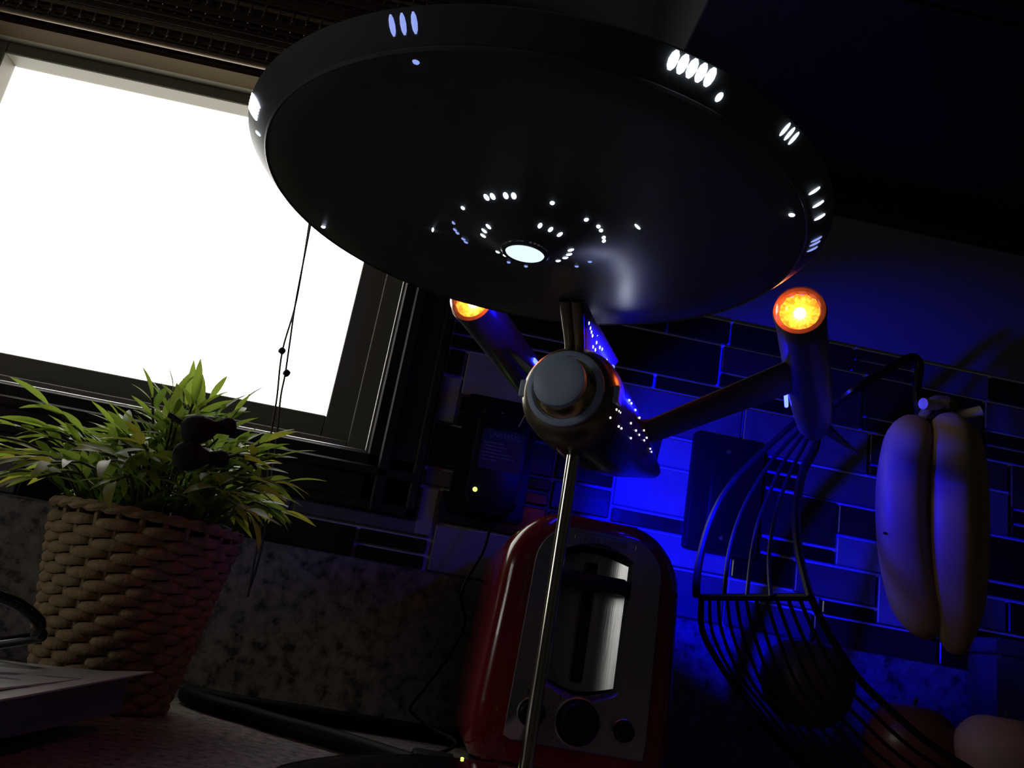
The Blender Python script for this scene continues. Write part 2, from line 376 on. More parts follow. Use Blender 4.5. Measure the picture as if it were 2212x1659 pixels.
# ------------------------------------------------------------------ tiles (x0, x1, z0, z1 between joint centres, tone)
TL = [
 (-.0110, .1075, .3770, .4365, 'b'), (-.0110, .1075, .3635, .3770, 'b'), (-.0110, .1250, .3480, .3635, 'b'),
 (-.0110, .0070, .3200, .3480, 'b'), (.0070, .1250, .3022, .3480, 'c'), (-.0110, .0088, .2715, .3200, 'c'),
 (.0088, .1105, .2860, .3022, 'b'), (.0088, .1105, .2715, .2860, 'b'), (-.0110, .0700, .2275, .2715, 'b'),
 (-.0110, .0700, .2096, .2275, 't'), (-.0110, .0080, .1620, .2096, 'c'), (.0080, .1105, .1775, .2096, 'b'),
 (-.1230, .0060, .1615, .1765, 't'), (-.3000, -.1230, .1615, .1765, 't'), (-.1900, -.0594, .1320, .1615, 'b'),
 (-.0594, .0060, .1465, .1615, 'b'), (-.0594, .0060, .1320, .1465, 'b'), (.0080, .1400, .1320, .1775, 'c'),
 (-.3600, -.1900, .1320, .1615, 'b'), (-.5000, -.3600, .1320, .1615, 't'), (-.6850, -.5000, .1320, .1615, 'b'), (-.5000, -.3000, .1615, .1765, 'b'), (-.6850, -.5000, .1615, .1765, 't'),
 (.1075, .2028, .4090, .4365, 'b'), (.2028, .2690, .4090, .4365, 'b'), (.2690, .3450, .4090, .4365, 'b'), (.3450, .4025, .4090, .4365, 'b'),
 (.1075, .2620, .3635, .4090, 'b'), (.2620, .3450, .3795, .4090, 'br'), (.2620, .3450, .3635, .3795, 'b'),
 (.1250, .1965, .3480, .3635, 'b'), (.1965, .2908, .3480, .3635, 'b'), (.2908, .3450, .3480, .3635, 'b'),
 (.1250, .2908, .3022, .3480, 't'), (.2908, .4240, .3022, .3480, 't'),
 (.1105, .2000, .2705, .3022, 'br'), (.2000, .3140, .2705, .3022, 'c'), (.0700, .1105, .2380, .2715, 'br'), (.0700, .1105, .2240, .2380, 'b'), (.1105, .1700, .2390, .2705, 'b'), (.1105, .1700, .2096, .2390, 'br'), (.0700, .1105, .2096, .2240, 'b'),
 (.1700, .3120, .2240, .2705, 'c'), (.1700, .3120, .2075, .2240, 'br'), (.1105, .2000, .1775, .2096, 'br'),
 (.3140, .3545, .2868, .3022, 'b'), (.3140, .3545, .2705, .2868, 'b'), (.3545, .4485, .2690, .3022, 't'),
 (.4240, .4485, .3145, .3480, 'br'), (.4240, .4485, .3022, .3145, 'b'),
 (.3120, .3948, .2230, .2705, 'br'), (.3948, .4485, .2375, .2690, 'br'), (.3948, .4700, .2070, .2375, 'c'),
 (.3120, .3275, .2070, .2230, 'br'), (.3275, .3948, .2070, .2230, 'b'),
 (.2000, .2920, .1770, .2075, 'c'), (.2920, .3555, .1770, .2070, 'b'), (.3555, .4395, .1745, .2070, 't'), (.4395, .4985, .1595, .2070, 'c'),
 (.1400, .2900, .1320, .1770, 't'), (.2900, .3840, .1605, .1770, 'c'), (.3840, .4395, .1595, .1745, 'b'), (.2900, .3770, .1320, .1605, 't'), (.3770, .5027, .1320, .1595, 'br'),
 (.4025, .4702, .4240, .4365, 'b'), (.4025, .4702, .4090, .4240, 'b'), (.4702, .5540, .4080, .4365, 't'), (.5540, .6700, .4080, .4365, 'b'),
 (.3450, .4152, .3480, .4090, 'br'), (.4152, .4702, .3635, .4090, 'b'), (.4152, .4615, .3480, .3635, 'b'), (.4702, .5476, .3925, .4080, 'b'), (.4702, .5476, .3480, .3925, 'br'),
 (.5476, .6700, .3758, .4080, 't'), (.5476, .6700, .3600, .3758, 'b'), (.5476, .6700, .3445, .3600, 'b'),
 (.4485, .5000, .3022, .3480, 'br'), (.5000, .5755, .3135, .3445, 'br'), (.5755, .6700, .2978, .3445, 'br'), (.4485, .5000, .2690, .3022, 'b'), (.5000, .5755, .2675, .3135, 't'),
 (.5755, .6700, .2826, .2978, 'b'), (.5755, .6700, .2675, .2826, 'b'), (.4700, .6700, .2215, .2675, 'b'), (.4985, .6700, .2058, .2215, 'b'),
 (.4985, .5732, .1735, .2058, 't'), (.5732, .6700, .1735, .2058, 'b'), (.4985, .6700, .1595, .1735, 'b'), (.5027, .5700, .1320, .1595, 'b'), (.5700, .6700, .1320, .1595, 'br'),
]
for i in range(5):      # the same mosaic running on beyond the picture's right edge
    z = (.1320, .2058, .2675, .3445, .4080, .4365)
    TL += [(.67, .76, z[i], z[i+1], 'b' if i % 2 else 'br'), (.76, .90, z[i], z[i+1], 't' if i % 2 else 'b')]
bed = MB().box(-.0115, .905, -.0035, 0, .131, .4385).box(-.69, -.0115, -.0035, 0, .131, .1765).build('grout_bed', 'grout', wall_back, smooth=False)
TM = {'b': 't_black', 'br': 't_brown', 't': 't_taupe', 'c': 't_cream'}
tile_cache = {}
for (x0, x1, z0, z1, k) in TL:
    key = (round(x1-x0, 3), round(z1-z0, 3), k)
    if key not in tile_cache:
        g = .0032
        o = MB().box(-(x1-x0-g)/2, (x1-x0-g)/2, -.003, .003, -(z1-z0-g)/2, (z1-z0-g)/2, .0009).build('tile', TM[k], wall_back, smooth=False, world=False)
        tile_cache[key] = o
    else:
        o = tile_cache[key].copy(); C.objects.link(o); o.name = 'tile'
    o.location = ((x0+x1)/2, -.0058 + random.uniform(-.0006, .0006), (z0+z1)/2)
struct(MB().box(XL, XR, -.018, -.0002, 0, .1315, .0015).build('trim_1', 'granite', smooth=False), 'speckled granite splash strip along the counter')

# ------------------------------------------------------------------ counter, cabinets
tag(MB().box(XL+.001, XR-.001, -.66, -.0005, -.032, 0, .003).build('countertop', 'counter', smooth=False), 'brown speckled stone countertop under the window', 'countertop')
bc = thing('base_cabinet', 'dark wooden base cabinet carrying the stone countertop', 'cabinet', (0, -.3, ZF))
MB().box(XL+.002, XR-.002, -.60, -.001, ZF, -.0325).build('carcass', 'cab', bc, smooth=False)
for i in range(6):
    x = XL + .02 + i*.495
    MB().box(x, x+.485, -.62, -.601, ZF+.1, -.05, .002).build('door', 'cab', bc, smooth=False)
uc = thing('upper_cabinet', 'dark wooden wall cabinet above the tiles at upper right', 'cabinet', (.6, -.15, .6105))
MB().box(.144, 1.29, -.285, -.0005, .6105, 1.45).build('carcass', 'cab', uc, smooth=False)
MB().box(.1425, .1439, -.285, -.0005, .6105, 1.45).build('side_panel', 'cab_lit', uc, smooth=False)  # thin sheet carrying the window-lit tone of the cabinet side
for x in (.146, .528, .910):
    MB().box(x, x+.378, -.304, -.2855, .6125, 1.448, .002).box(x+.045, x+.333, -.3045, -.300, .66, 1.40, .002).build('door', 'cab', uc, smooth=False)
MB().box(.160, 1.29, -.018, -.0005, .590, .6100, .001).build('light_rail', 'cab', uc, smooth=False)

# ------------------------------------------------------------------ woven roman blind with its cords
bl = thing('roman_blind', 'dark woven reed blind gathered above the bright window', 'blind', (-.36, -.03, .592))
bx0, bx1 = -.64, -.045
MB().box(bx0, bx1, -.030, -.016, .716, .760, .002).build('head_rail', 'reed', bl, smooth=False)
z = .5975; i = 0
reed_cache = {}
while z < .755:
    fold = i // 9
    y = -.034 - .004*fold + .003*math.sin(i*1.3) - .0012*(i % 9)
    tone = 'reed2' if i % 9 == 3 else 'reed'
    h = (.0044, .0036, .0050)[i % 3]
    key = (tone, h)
    if key not in reed_cache:
        reed_cache[key] = MB().box(bx0, bx1, -.0014, .0014, -h/2, h/2, .0006).build('reed_slat', tone, bl, smooth=False, world=False)
        o = reed_cache[key]
    else:
        o = reed_cache[key].copy(); C.objects.link(o); o.name = 'reed_slat'
    o.location = Vector((0, y, z)) - Vector(bl.location) + Vector((0, 0, 0))
    o.location.x = .36
    z += h + .0006; i += 1
th = MB()
x = bx0 + .012
while x < bx1:
    for k in range(30):
        zz = .597 + k*.0052
        f = (k // 9)
        th.box(x-.0006, x+.0006, -.0395 - .004*f, -.037-.004*f, zz, zz+.0034)
    x += .0145
t = th.build('woven_thread', 'thread', bl, smooth=False); t['kind'] = 'stuff'
MB().tube([(bx0, -.036, .5935), (bx1, -.036, .5935)], .0028, 10).build('bottom_rail', 'reed2', bl)
topc = W(680, 400, .757)
MB().tube(smooth_path([W(700, 300, .757), topc, W(667, 490, .757), W(640, 650, .757), W(610, 758, .756), W(598, 860, .755), W(584, 950, .75), W(574, 1075, .735), W(552, 1200, .72), W(535, 1290, .71)]), .00095, 6).build('pull_cord', 'cord', bl)
MB().tube(smooth_path([W(704, 300, .753), W(670, 490, .753), W(640, 645, .753), W(626, 740, .752), W(616, 808, .752), W(606, 860, .75), W(597, 950, .745), W(580, 1080, .725), W(575, 1130, .72), W(556, 1220, .71), W(540, 1270, .71)]), .00095, 6).build('pull_cord', 'cord', bl)
for p in (W(609, 758, .755), W(619, 806, .751)):
    st = MB().lathe([(0, -.003), (.0022, -.003), (.0032, -.0012), (.0032, .0012), (.0022, .003), (0, .003)], 12, Matrix.Translation(p) @ Matrix.Rotation(.5, 4, 'Y')).build('cord_stop', 'blackpl', bl)
def tassel(c, tip, r):
    ax = (tip - c).normalized()
    q = Vector((0, 0, 1)).rotation_difference(ax).to_matrix().to_4x4()
    pr = [(0, -1.05), (.55, -.95), (.90, -.55), (1.0, 0), (.92, .45), (.62, .95), (.42, 1.25), (.50, 1.6), (.62, 1.95), (.55, 2.3), (.30, 2.5), (0, 2.55)]
    return MB().lathe([(a*r, h*r) for a, h in pr], 20, Matrix.Translation(c) @ q).build('tassel', 'tassel', bl)
DT = .50
t1 = W(425, 928, DT); tassel(t1, W(480, 922, DT+.004), .0088)
t2 = W(408, 985, DT); tassel(t2, W(462, 990, DT+.004), .0088)
MB().tube(smooth_path([W(366, 896, DT), W(385, 908, DT), W(402, 918, DT)]), .0017, 8).build('tassel_cord', 'tassel', bl)
MB().tube(smooth_path([W(462, 990, DT), W(490, 986, DT+.01), W(525, 985, DT+.05), W(552, 1010, .62), W(570, 1050, .68), W(575, 1130, .71)]), .0011, 8).build('tassel_cord', 'tassel', bl)

# ------------------------------------------------------------------ plug outlets and adapter on the tiled wall
def outlet(name, x0, x1, z0, z1, label, sockets):
    o = thing(name, label, 'outlet', ((x0+x1)/2, -.009, z0), group=None)
    MB().prism(rrect(x0, x1, z0, z1, .004), -.016, -.009, .002).build('cover_plate', 'blackpl', o)
    xc = (x0+x1)/2; zc = (z0+z1)/2
    MB().prism(rrect(xc-.0165, xc+.0165, zc-.033, zc+.033, .004), -.0175, -.0155, .0006).build('insert', 'blackpl', o)
    for zz in (zc+.0425, zc-.0425):
        MB().lathe([(0, 0), (.0026, 0), (.0022, .001), (0, .0012)], 10, Matrix.Translation((xc, -.0158, zz)) @ Matrix.Rotation(PI/2, 4, 'X')).build('screw', 'palemetal', o)
    return o
outlet('wall_outlet', .2415, .3130, .1965, .3115, 'black outlet plate on the tiles right of the toaster top', True)
outlet('wall_outlet', .0155, .0870, .1890, .3040, 'black outlet plate behind the plugged-in power adapter', True)
DA = .742
ya = DA-.8
a0 = W(1040, 893, DA); a1 = W(1150, 1000, DA); a2 = W(1000, 1085, DA)
ax0, ax1, az0, az1 = .0295, .0755, .1905, .2790
ad = thing('power_adapter', 'black plug-in power adapter with a green light under the window corner', 'adapter', ((ax0+ax1)/2, -.0175, az0))
MB().prism(rrect(ax0, ax1, az0, az1, (.010, .010, .004, .004)), ya, -.0178, .0025).build('housing', 'blackpl', ad)
MB().prism(rrect(ax0+.005, ax1-.003, az0+.036, az0+.073, .002), ya-.0004, ya+.001).build('label_panel', 'adlabel', ad, smooth=False)
xc = (ax0+ax1)/2
text('lettering', 'UNIVERSAL', .0072, Matrix.Translation((xc+.002, ya-.0005, az0+.0675)) @ FACE, 'print', ad, sx=.78)
ln = MB(); random.seed(3)
for r_, (w0, w1_) in enumerate(((0, .018), (0, .020), (0, .017), (0, .026), (0, .029), (0, .012))):
    zz = az0+.0595-.0031*r_; xx = ax0+.0075
    while xx < ax0+.0075+w1_:
        wl = random.uniform(.0008, .0026); ln.box(xx, xx+wl, ya-.0006, ya-.0003, zz, zz+.0011); xx += wl+.0006
ln.build('fine_print', 'print', ad, smooth=False)
pl = W(1026, 1057, DA)
MB().sphere(Vector((pl.x, ya-.0003, pl.z)), .0020, 12, 8, (1, .5, 1)).build('indicator_light', 'led', ad)
# thin cord from the adapter to the display base
cordp = [W(1060, 1118, .755), W(1056, 1150, .74), W(1042, 1195, .73), W(1012, 1245, .72), W(996, 1290, .71), W(1003, 1345, .70), W(978, 1410, .68), W(925, 1480, .665)]
cordp[-3:] = [W(1005, 1345, .735), W(975, 1410, .75), W(915, 1490, .765)]
cordp += [W(886, 1528, .770), W(893, 1542, .745), W(930, 1572, .675), W(985, 1610, .600), Vector((.008, -.262, .003)), Vector((.022, -.300, .004)), Vector((.030, -.318, .007))]
tag(MB().tube(smooth_path(cordp, 5), .00125, 6).build('adapter_cord', 'rubber'), 'thin black cord drooping from the power adapter to the round base', 'cord')

# ------------------------------------------------------------------ toaster
to = thing('toaster', 'red toaster with brushed steel front panel behind the display rod', 'toaster', (.118, -.13, 0))
yf = -.222; yb = -.040
def tprof(x0, x1, z0, z1, r): return rrect(x0, x1, z0, z1, r, 8)
sl = MB()
for x in (.098, .138): sl.box(x-.0085, x+.0085, yf+.035, yb-.030, .1760, .1776)
sl.build('bread_slot', 'slot', to, smooth=False)
# steel panel, slightly proud of the front
pz0, pz1 = .026, .1665
def lean(x, z): return x + (.120-x)*.08*max(0, z-.05)/.127
def panel_pts(x0, x1, z0, z1, r, n=8): return [(lean(x, z), z) for x, z in rrect(x0, x1, z0, z1, r, n)]
outer = panel_pts(.0745, .1680, pz0, pz1, (.002, .002, .026, .026))
hx0, hx1, hz0, hz1 = .0955, .1445, .0640, .1500
pn = MB()
# plate with a real recess: outer ring, inner ring with arched top and bottom
def recess_outline(x0, x1, z0, z1, n=12):
    o_ = []
    for i in range(n+1):
        t_ = i/n; o_.append((x0 + (x1-x0)*t_, z0 - .0075*math.sin(PI*t_)))
    for i in range(n+1):
        t_ = i/n; o_.append((x1 + (x0-x1)*t_, z1 + .0075*math.sin(PI*t_)))
    return o_
inner = recess_outline(hx0, hx1, hz0, hz1)
def resample(poly, n):
    P = [Vector((x, z, 0)) for x, z in poly]; P.append(P[0]); L = [0]
    for a, b_ in zip(P, P[1:]): L.append(L[-1] + (b_-a).length)
    out = []
    for i in range(n):
        s_ = L[-1]*i/n; k = max(j for j in range(len(L)) if L[j] <= s_ + 1e-9); k = min(k, len(P)-2)
        f = (s_-L[k])/max(L[k+1]-L[k], 1e-9); p = P[k].lerp(P[k+1], f); out.append((p.x, p.y))
    return out
def by_angle(poly, c, n):
    out = []
    P = poly + [poly[0]]
    for i in range(n):
        a = 2*PI*i/n; d = Vector((math.cos(a), math.sin(a)))
        best = None
        for p, q in zip(P, P[1:]):
            p2 = Vector(p)-Vector(c); e = Vector(q)-Vector(p)
            den = d.x*e.y - d.y*e.x
            if abs(den) < 1e-12: continue
            t_ = (p2.x*e.y - p2.y*e.x)/den; u_ = (p2.x*d.y - p2.y*d.x)/den
            if t_ > 0 and -1e-6 <= u_ <= 1+1e-6 and (best is None or t_ > best): best = t_
        out.append((c[0]+d.x*best, c[1]+d.y*best))
    return out
cc = (.120, .107); N_ = 96
oa = by_angle(outer, cc, N_); ia = by_angle(inner, cc, N_)
bm_ = MB()
rings = [[Vector((x*.90+cc[0]*.10, yf+.010, z*.90+cc[1]*.10)) for x, z in oa], [Vector((x*.97+cc[0]*.03, yf, z*.97+cc[1]*.03)) for x, z in oa]]
for (y, ins, lift) in ((yf, .012, .010), (yf+.003, .006, .005), (yf+.009, .0015, .001), (yf+.018, 0, 0), (yb-.02, 0, 0), (yb-.008, .003, .002), (yb, .012, .010)):
    pr = by_angle(tprof(.052+ins, .187-ins, .010+lift*.3, .1770-lift, (.010, .010, .042, .042)), cc, N_)
    # slight waist: the flanks lean in towards the top
    rings.append([Vector((x + (.118-x)*.10*max(0, z-.05)/.127, y, z)) for x, z in pr])
vr = bm_.loft(rings, cap=False); bm_.bm.verts.ensure_lookup_table()
bm_.bm.faces.new(bm_.bm.verts[-N_:])
bm_.build('body', 'red', to, angle=60)
yp = yf - .0022
def ring3(poly, y): return [Vector((x, y, z)) for x, z in poly]
rec = [[Vector((x*.93+cc[0]*.07, yp+.0060, z*.95+cc[1]*.05)) for x, z in ia]]
pn.loft([ring3(oa, yf+.006), ring3(oa, yp+.0006), [Vector((x*.99+cc[0]*.01, yp, z*.99+cc[1]*.01)) for x, z in oa], [Vector((x*1.02-cc[0]*.02, yp, z*1.02-cc[1]*.02)) for x, z in ia], ring3(ia, yp+.0010), rec[0]], cap=False)
pn.build('front_panel', 'steel', to, angle=35)
# curved recess floor: two scoops meeting at the lever slot
fl = MB()
rows = 10; cols = 16; grid = []
for i in range(cols+1):
    u = -1 + 2*i/cols; col = []
    for j in range(rows+1):
        v = -1 + 2*j/rows
        x = cc[0] + u*(hx1-hx0)/2*.95; z = cc[1] + v*((hz1-hz0)/2*.93 + .006*math.cos(u*PI/2))
        col.append(fl.bm.verts.new((x, yp + .006 + .012*(1-u*u), z)))
    grid.append(col)
for i in range(cols):
    for j in range(rows): fl.bm.faces.new((grid[i][j], grid[i+1][j], grid[i+1][j+1], grid[i][j+1]))
fl.build('lever_recess', 'steel', to, angle=60)
MB().prism(rrect(.1170, .1232, .0665, .1465, .001), yp+.0145, yp+.0175).build('lever_slot', 'slot', to, smooth=False)
MB().prism(rrect(.0985, .1420, .1270, .1375, .003), yp-.0030, yp+.0140, .002).build('lever', 'blackpl', to)
def knob(x, z, r, name):
    T = Matrix.Translation((x, yp, z)) @ Matrix.Rotation(PI/2, 4, 'X')
    k = MB().lathe([(0, -.001), (r*1.12, -.001), (r*1.12, .0012), (r*1.02, .0016), (r, .0016), (r*.97, .007), (r*.88, .0085), (r*.62, .0085), (r*.60, .0078), (r*.52, .0078), (r*.50, .0088), (0, .0090)], 32, T).build(name, 'blackpl', to)
    MB().lathe([(r*1.13, 0), (r*1.22, 0), (r*1.22, .0008), (r*1.13, .0012)], 32, T, cap=False).build('bezel', 'steel', k)
    return k
knob(.1210, .0430, .0128, 'dial'); knob(.1515, .0425, .0062, 'push_button'); knob(.0905, .0440, .0080, 'push_button')
text('lettering', 'BAGEL', .0042, Matrix.Translation((.0915, yp-.0002, .0565)) @ FACE, 'ink', to)
text('dial_mark', '3', .0045, Matrix.Translation((.1075, yp-.0002, .0560)) @ FACE, 'ink', to)
text('dial_mark', '2', .0045, Matrix.Translation((.1028, yp-.0002, .0440)) @ FACE, 'ink', to)
for (x, z) in ((.1040, .0500), (.1040, .0375), (.1065, .0315)):
    MB().lathe([(0, 0), (.0006, 0), (0, .0003)], 8, Matrix.Translation((x, yp-.0001, z)) @ Matrix.Rotation(PI/2, 4, 'X')).build('dial_dot', 'ink', to)
text('lettering', 'BLACK & DECKER', .0056, Matrix.Translation((.1235, yp-.0002, .1600)) @ FACE, 'steeld', to, ext=.0003, sx=.70)
oo = rrect(.1020, .1450, .1562, .1638, .003, 6)
MB().tube([Vector((x, yp, z)) for x, z in oo], .00035, 6, closed=True).build('badge_rim', 'steeld', to)
for (x, y) in ((.066, yf+.025), (.170, yf+.025), (.066, yb-.03), (.170, yb-.03)):
    MB().lathe([(0, 0), (.008, 0), (.0085, .004), (.0085, .011), (0, .011)], 14, Matrix.Translation((x, y, 0))).build('foot', 'blackpl', to)
# power cord of the toaster: a loop lying on the counter
cp_ = [(.075, -.060, .012), (.055, -.070, .0055), (.045, -.085, .0052)]
for p in ((985, 1534), (900, 1520), (800, 1508), (700, 1500), (600, 1494), (520, 1490)):
    v = W(*p, .7); cp_.append((v.x, -.085-.02*(1-(p[0]-400)/600), .0052))
cp_ += [(-.150, -.098, .0062), (-.140, -.118, .0062), (-.118, -.140, .0062), (-.095, -.155, .0062), (-.070, -.178, .0052), (-.030, -.205, .0052), (.000, -.232, .0052), (.022, -.254, .0052)]
pc = thing('black_cable', 'thick black power cable lying in a loop along the granite splash', 'cord', (-.05, -.12, 0))
MB().tube(smooth_path([(q[0], q[1], max(q[2], .0064)) for q in cp_], 6), .0062, 10).build('cable', 'rubber', pc)
MB().box(.018, .044, -.272, -.250, .0002, .016, .003, 2).build('plug', 'rubber', pc)
# cable loop at far left
tag(MB().tube(smooth_path([W(-70, 1268, .50), W(-10, 1285, .50), W(40, 1305, .505), W(78, 1335, .51), W(86, 1352, .515), W(78, 1366, .52), W(60, 1380, .53), (-.300, -.235, .012), (-.330, -.225, .0035), (-.40, -.22, .0035)], 6), .0034, 10).build('cable_loop', 'blackgl'), 'shiny black cable loop at the far left of the counter', 'cable')

# ------------------------------------------------------------------ magazine at lower left
mg = thing('magazine', 'white magazine with grey patterned cover at lower left', 'magazine', (-.20, -.36, 0))
c0 = Vector((-.147, -.272)); dx = Vector((-.99, .14)).normalized(); dy = Vector((-.075, -.99)).normalized()
def mag_sheet(z0, z1, name, m, n=10, L=.22, D=.24, curl=0.):
    mb = MB(); top = []; bot = []
    for i in range(n+1):
        u = i/n; rt = []; rb = []
        for j in range(n+1):
            v = j/n; p = c0 + dx*(L*u) + dy*(D*v)
            lift = .010*(1-u)**2 + curl*max(0, 1-u*5)**2*max(0, 1-v*1.5)
            rt.append(mb.bm.verts.new((p.x + curl*3*max(0, 1-u*5)**2, p.y, z1+lift))); rb.append(mb.bm.verts.new((p.x + curl*3*max(0, 1-u*5)**2, p.y, z0+lift)))
        top.append(rt); bot.append(rb)
    for i in range(n):
        for j in range(n):
            mb.bm.faces.new((top[i][j], top[i+1][j], top[i+1][j+1], top[i][j+1])); mb.bm.faces.new((bot[i][j], bot[i][j+1], bot[i+1][j+1], bot[i+1][j]))
        mb.bm.faces.new((top[i][0], bot[i][0], bot[i+1][0], top[i+1][0])); mb.bm.faces.new((top[i][n], top[i+1][n], bot[i+1][n], bot[i][n]))
        mb.bm.faces.new((top[0][i], top[0][i+1], bot[0][i+1], bot[0][i])); mb.bm.faces.new((top[n][i], bot[n][i], bot[n][i+1], top[n][i+1]))
    return mb.build(name, m, mg, angle=30)
def cover_mat():
    m = mat('magazine_cover', (.62, .63, .63), .45); nt = m.node_tree; b_ = nt.nodes['Principled BSDF']
    tc = nt.nodes.new('ShaderNodeTexCoord'); mp = nt.nodes.new('ShaderNodeMapping'); mp.inputs['Scale'].default_value = (28, 44, 28)
    v = nt.nodes.new('ShaderNodeTexVoronoi'); v.distance = 'CHEBYCHEV'; v.inputs['Scale'].default_value = 1.4
    r = nt.nodes.new('ShaderNodeValToRGB'); e = r.color_ramp.elements; r.color_ramp.interpolation = 'CONSTANT'
    e[0].position = 0; e[0].color = (.10, .11, .12, 1); e[1].position = .30; e[1].color = (.60, .61, .61, 1)
    nt.links.new(tc.outputs['Object'], mp.inputs[0]); nt.links.new(mp.outputs[0], v.inputs['Vector']); nt.links.new(v.outputs['Color'], r.inputs[0]); nt.links.new(r.outputs[0], b_.inputs['Base Color'])
    return m
M['cover'] = cover_mat()
mag_sheet(.0005, .0195, 'page_block', 'pages')
mag_sheet(.0198, .0206, 'back_sheet', 'paper', curl=.004)
mag_sheet(.0209, .0217, 'cover', 'cover', L=.215, D=.235)

# ------------------------------------------------------------------ potted plant in a woven basket
PC = Vector((-.1885, -.180, 0)); RT, RB, PH = .0605, .0400, .122
pp = thing('potted_plant', 'leafy green plant in a woven seagrass basket under the window', 'plant', PC)
MB().lathe([(0, .001), (RB-.004, .001), (RT-.0045, PH-.002), (RT-.0075, PH-.002), (RT-.009, PH-.014)], 40, Matrix.Translation(PC), cap=False).build('liner', 'liner', pp)
MB().lathe([(0, PH-.008), (.02, PH-.009), (RT-.008, PH-.014)], 24, Matrix.Translation(PC), cap=False).build('moss', 'soil', pp)
ROWS, RIBS = 18, 26
for r_ in range(ROWS):
    zz = .0045 + r_*(PH-.008)/ROWS
    rad = RB + (RT-RB)*zz/PH
    proto = None
    for k in range(RIBS//2):
        a0_ = (2*k + (r_ % 2))*2*PI/RIBS
        if proto is None:
            mb = MB(); span = 2*PI/RIBS*1.10; pts = []; rads = []; nn = 6
            rings = []
            for i in range(nn+1):
                t_ = -1 + 2*i/nn; a = t_*span
                rr = rad + .0022*math.cos(t_*PI/2) - .0022*(abs(t_) > .9)
                hz = .0042*(1 - .50*abs(t_)**2); hr = .0028*(1-.4*abs(t_)**3)
                c_ = Vector((rr*math.cos(a), rr*math.sin(a), zz + .0012*t_)); rd = Vector((math.cos(a), math.sin(a), 0))
                rings.append([c_ + rd*(hr*math.cos(2*PI*q/6)) + Vector((0, 0, hz*math.sin(2*PI*q/6))) for q in range(6)])
            proto = mb.loft(rings).build('weave_strand', 'strand', pp, world=False, angle=80); o = proto
        else:
            o = proto.copy(); C.objects.link(o); o.name = 'weave_strand'
        o.rotation_euler = (0, 0, a0_ + .1)
for k in range(RIBS):
    a = (k)*2*PI/RIBS + .1
    MB().tube([(PC.x+(RB-.0008)*math.cos(a), PC.y+(RB-.0008)*math.sin(a), .002), (PC.x+(RT-.0008)*math.cos(a), PC.y+(RT-.0008)*math.sin(a), PH)], .0022, 6).build('basket_rib', 'strand', pp)
for q in range(2):
    pts = [PC + Vector(((RT+.001)*math.cos(t_), (RT+.001)*math.sin(t_), PH-.0005 + .0016*math.sin(t_*14 + q*PI))) + Vector((math.cos(t_), math.sin(t_), 0))*(.0014*math.cos(t_*14+q*PI)) for t_ in [2*PI*i/84 for i in range(84)]]
    MB().tube(pts, .0024, 6, closed=True).build('rim_braid', 'strand', pp)
random.seed(21)
def leaf_mesh(m, L=.030, Wd=.0068, bend=.25, name='leaf'):
    mb = MB(); n = 6; rows_ = []
    for i in range(n+1):
        t_ = i/n; w = Wd/2*math.sin(PI*min(1, t_*.92+.04))**.8*(1.15-.45*t_)
        if i == n: w = .0001
        y = L*t_; zc = -bend*L*t_*t_
        rows_.append([mb.bm.verts.new((-w, y, zc+.30*w)), mb.bm.verts.new((0, y, zc)), mb.bm.verts.new((w, y, zc+.30*w))])
    for a, b_ in zip(rows_, rows_[1:]):
        for k in (0, 1): mb.bm.faces.new((a[k], a[k+1], b_[k+1], b_[k]))
    return mb
protos = []
for m in ('leaf1', 'leaf2', 'leaf3'):
    for (L, w, bd) in ((.024, .0060, .20), (.030, .0066, .32)):
        protos.append((m, L, w, bd))
leaf_specs = []; stem_paths = []
for s_ in range(128):
    az = random.uniform(0, 2*PI); rr = (random.random())**.6
    reach = rr*random.uniform(.092, .138); hgt = (1-rr*rr*.95)*random.uniform(.045, .088) + random.uniform(-.006, .018)
    if math.sin(az) > 0: reach *= .8
    base = PC + Vector((math.cos(az)*rr*.040, math.sin(az)*rr*.040, PH-.010))
    tip = PC + Vector((math.cos(az)*reach, math.sin(az)*reach, PH+hgt))
    mid = base.lerp(tip, .5) + Vector((0, 0, .018))
    path = smooth_path([base, mid, tip], 6); stem_paths.append(path)
    nl = random.randint(6, 9)
    for i in range(nl):
        f = .16 + .84*i/(nl-1); k = min(int(f*(len(path)-1)), len(path)-2)
        p = path[k].lerp(path[k+1], f*(len(path)-1)-k); tdir = (path[k+1]-path[k]).normalized()
        side = tdir.cross(Vector((0, 0, 1)));
        if side.length < .1: side = Vector((1, 0, 0))
        side.normalize(); sgn = 1 if i % 2 else -1
        d = (tdir*random.uniform(.5, 1.1) + side*sgn*random.uniform(.35, 1.0) + Vector((0, 0, random.uniform(-.25, .45)))).normalized()
        if i == nl-1: d = (tdir + Vector((random.uniform(-.2, .2), random.uniform(-.2, .2), random.uniform(-.1, .3)))).normalized()
        leaf_specs.append((p, d, f*(.4+rr)+random.random()*.5, random.random()))
for p_ in stem_paths:
    MB().tube(p_[::2]+[p_[-1]], [.0009]*len(p_[::2])+[.0005], 5).build('stem', 'stem', pp)
def leaf_matrix(p, d, roll, s):
    up = Vector((0, 0, 1)) - d*d.z
    up = up.normalized() if up.length > .05 else Vector((0, 1, 0))
    x = d.cross(up).normalized(); up = x.cross(d)
    Rm = Matrix(((x.x, d.x, up.x, 0), (x.y, d.y, up.y, 0), (x.z, d.z, up.z, 0), (0, 0, 0, 1)))
    return Matrix.Translation(p) @ Rm @ Matrix.Rotation(roll, 4, 'Y') @ Matrix.Diagonal((s, s, s, 1))
leaf_specs.sort(key=lambda q: (q[0]-CAM).length)
cache = {}; rest = {}
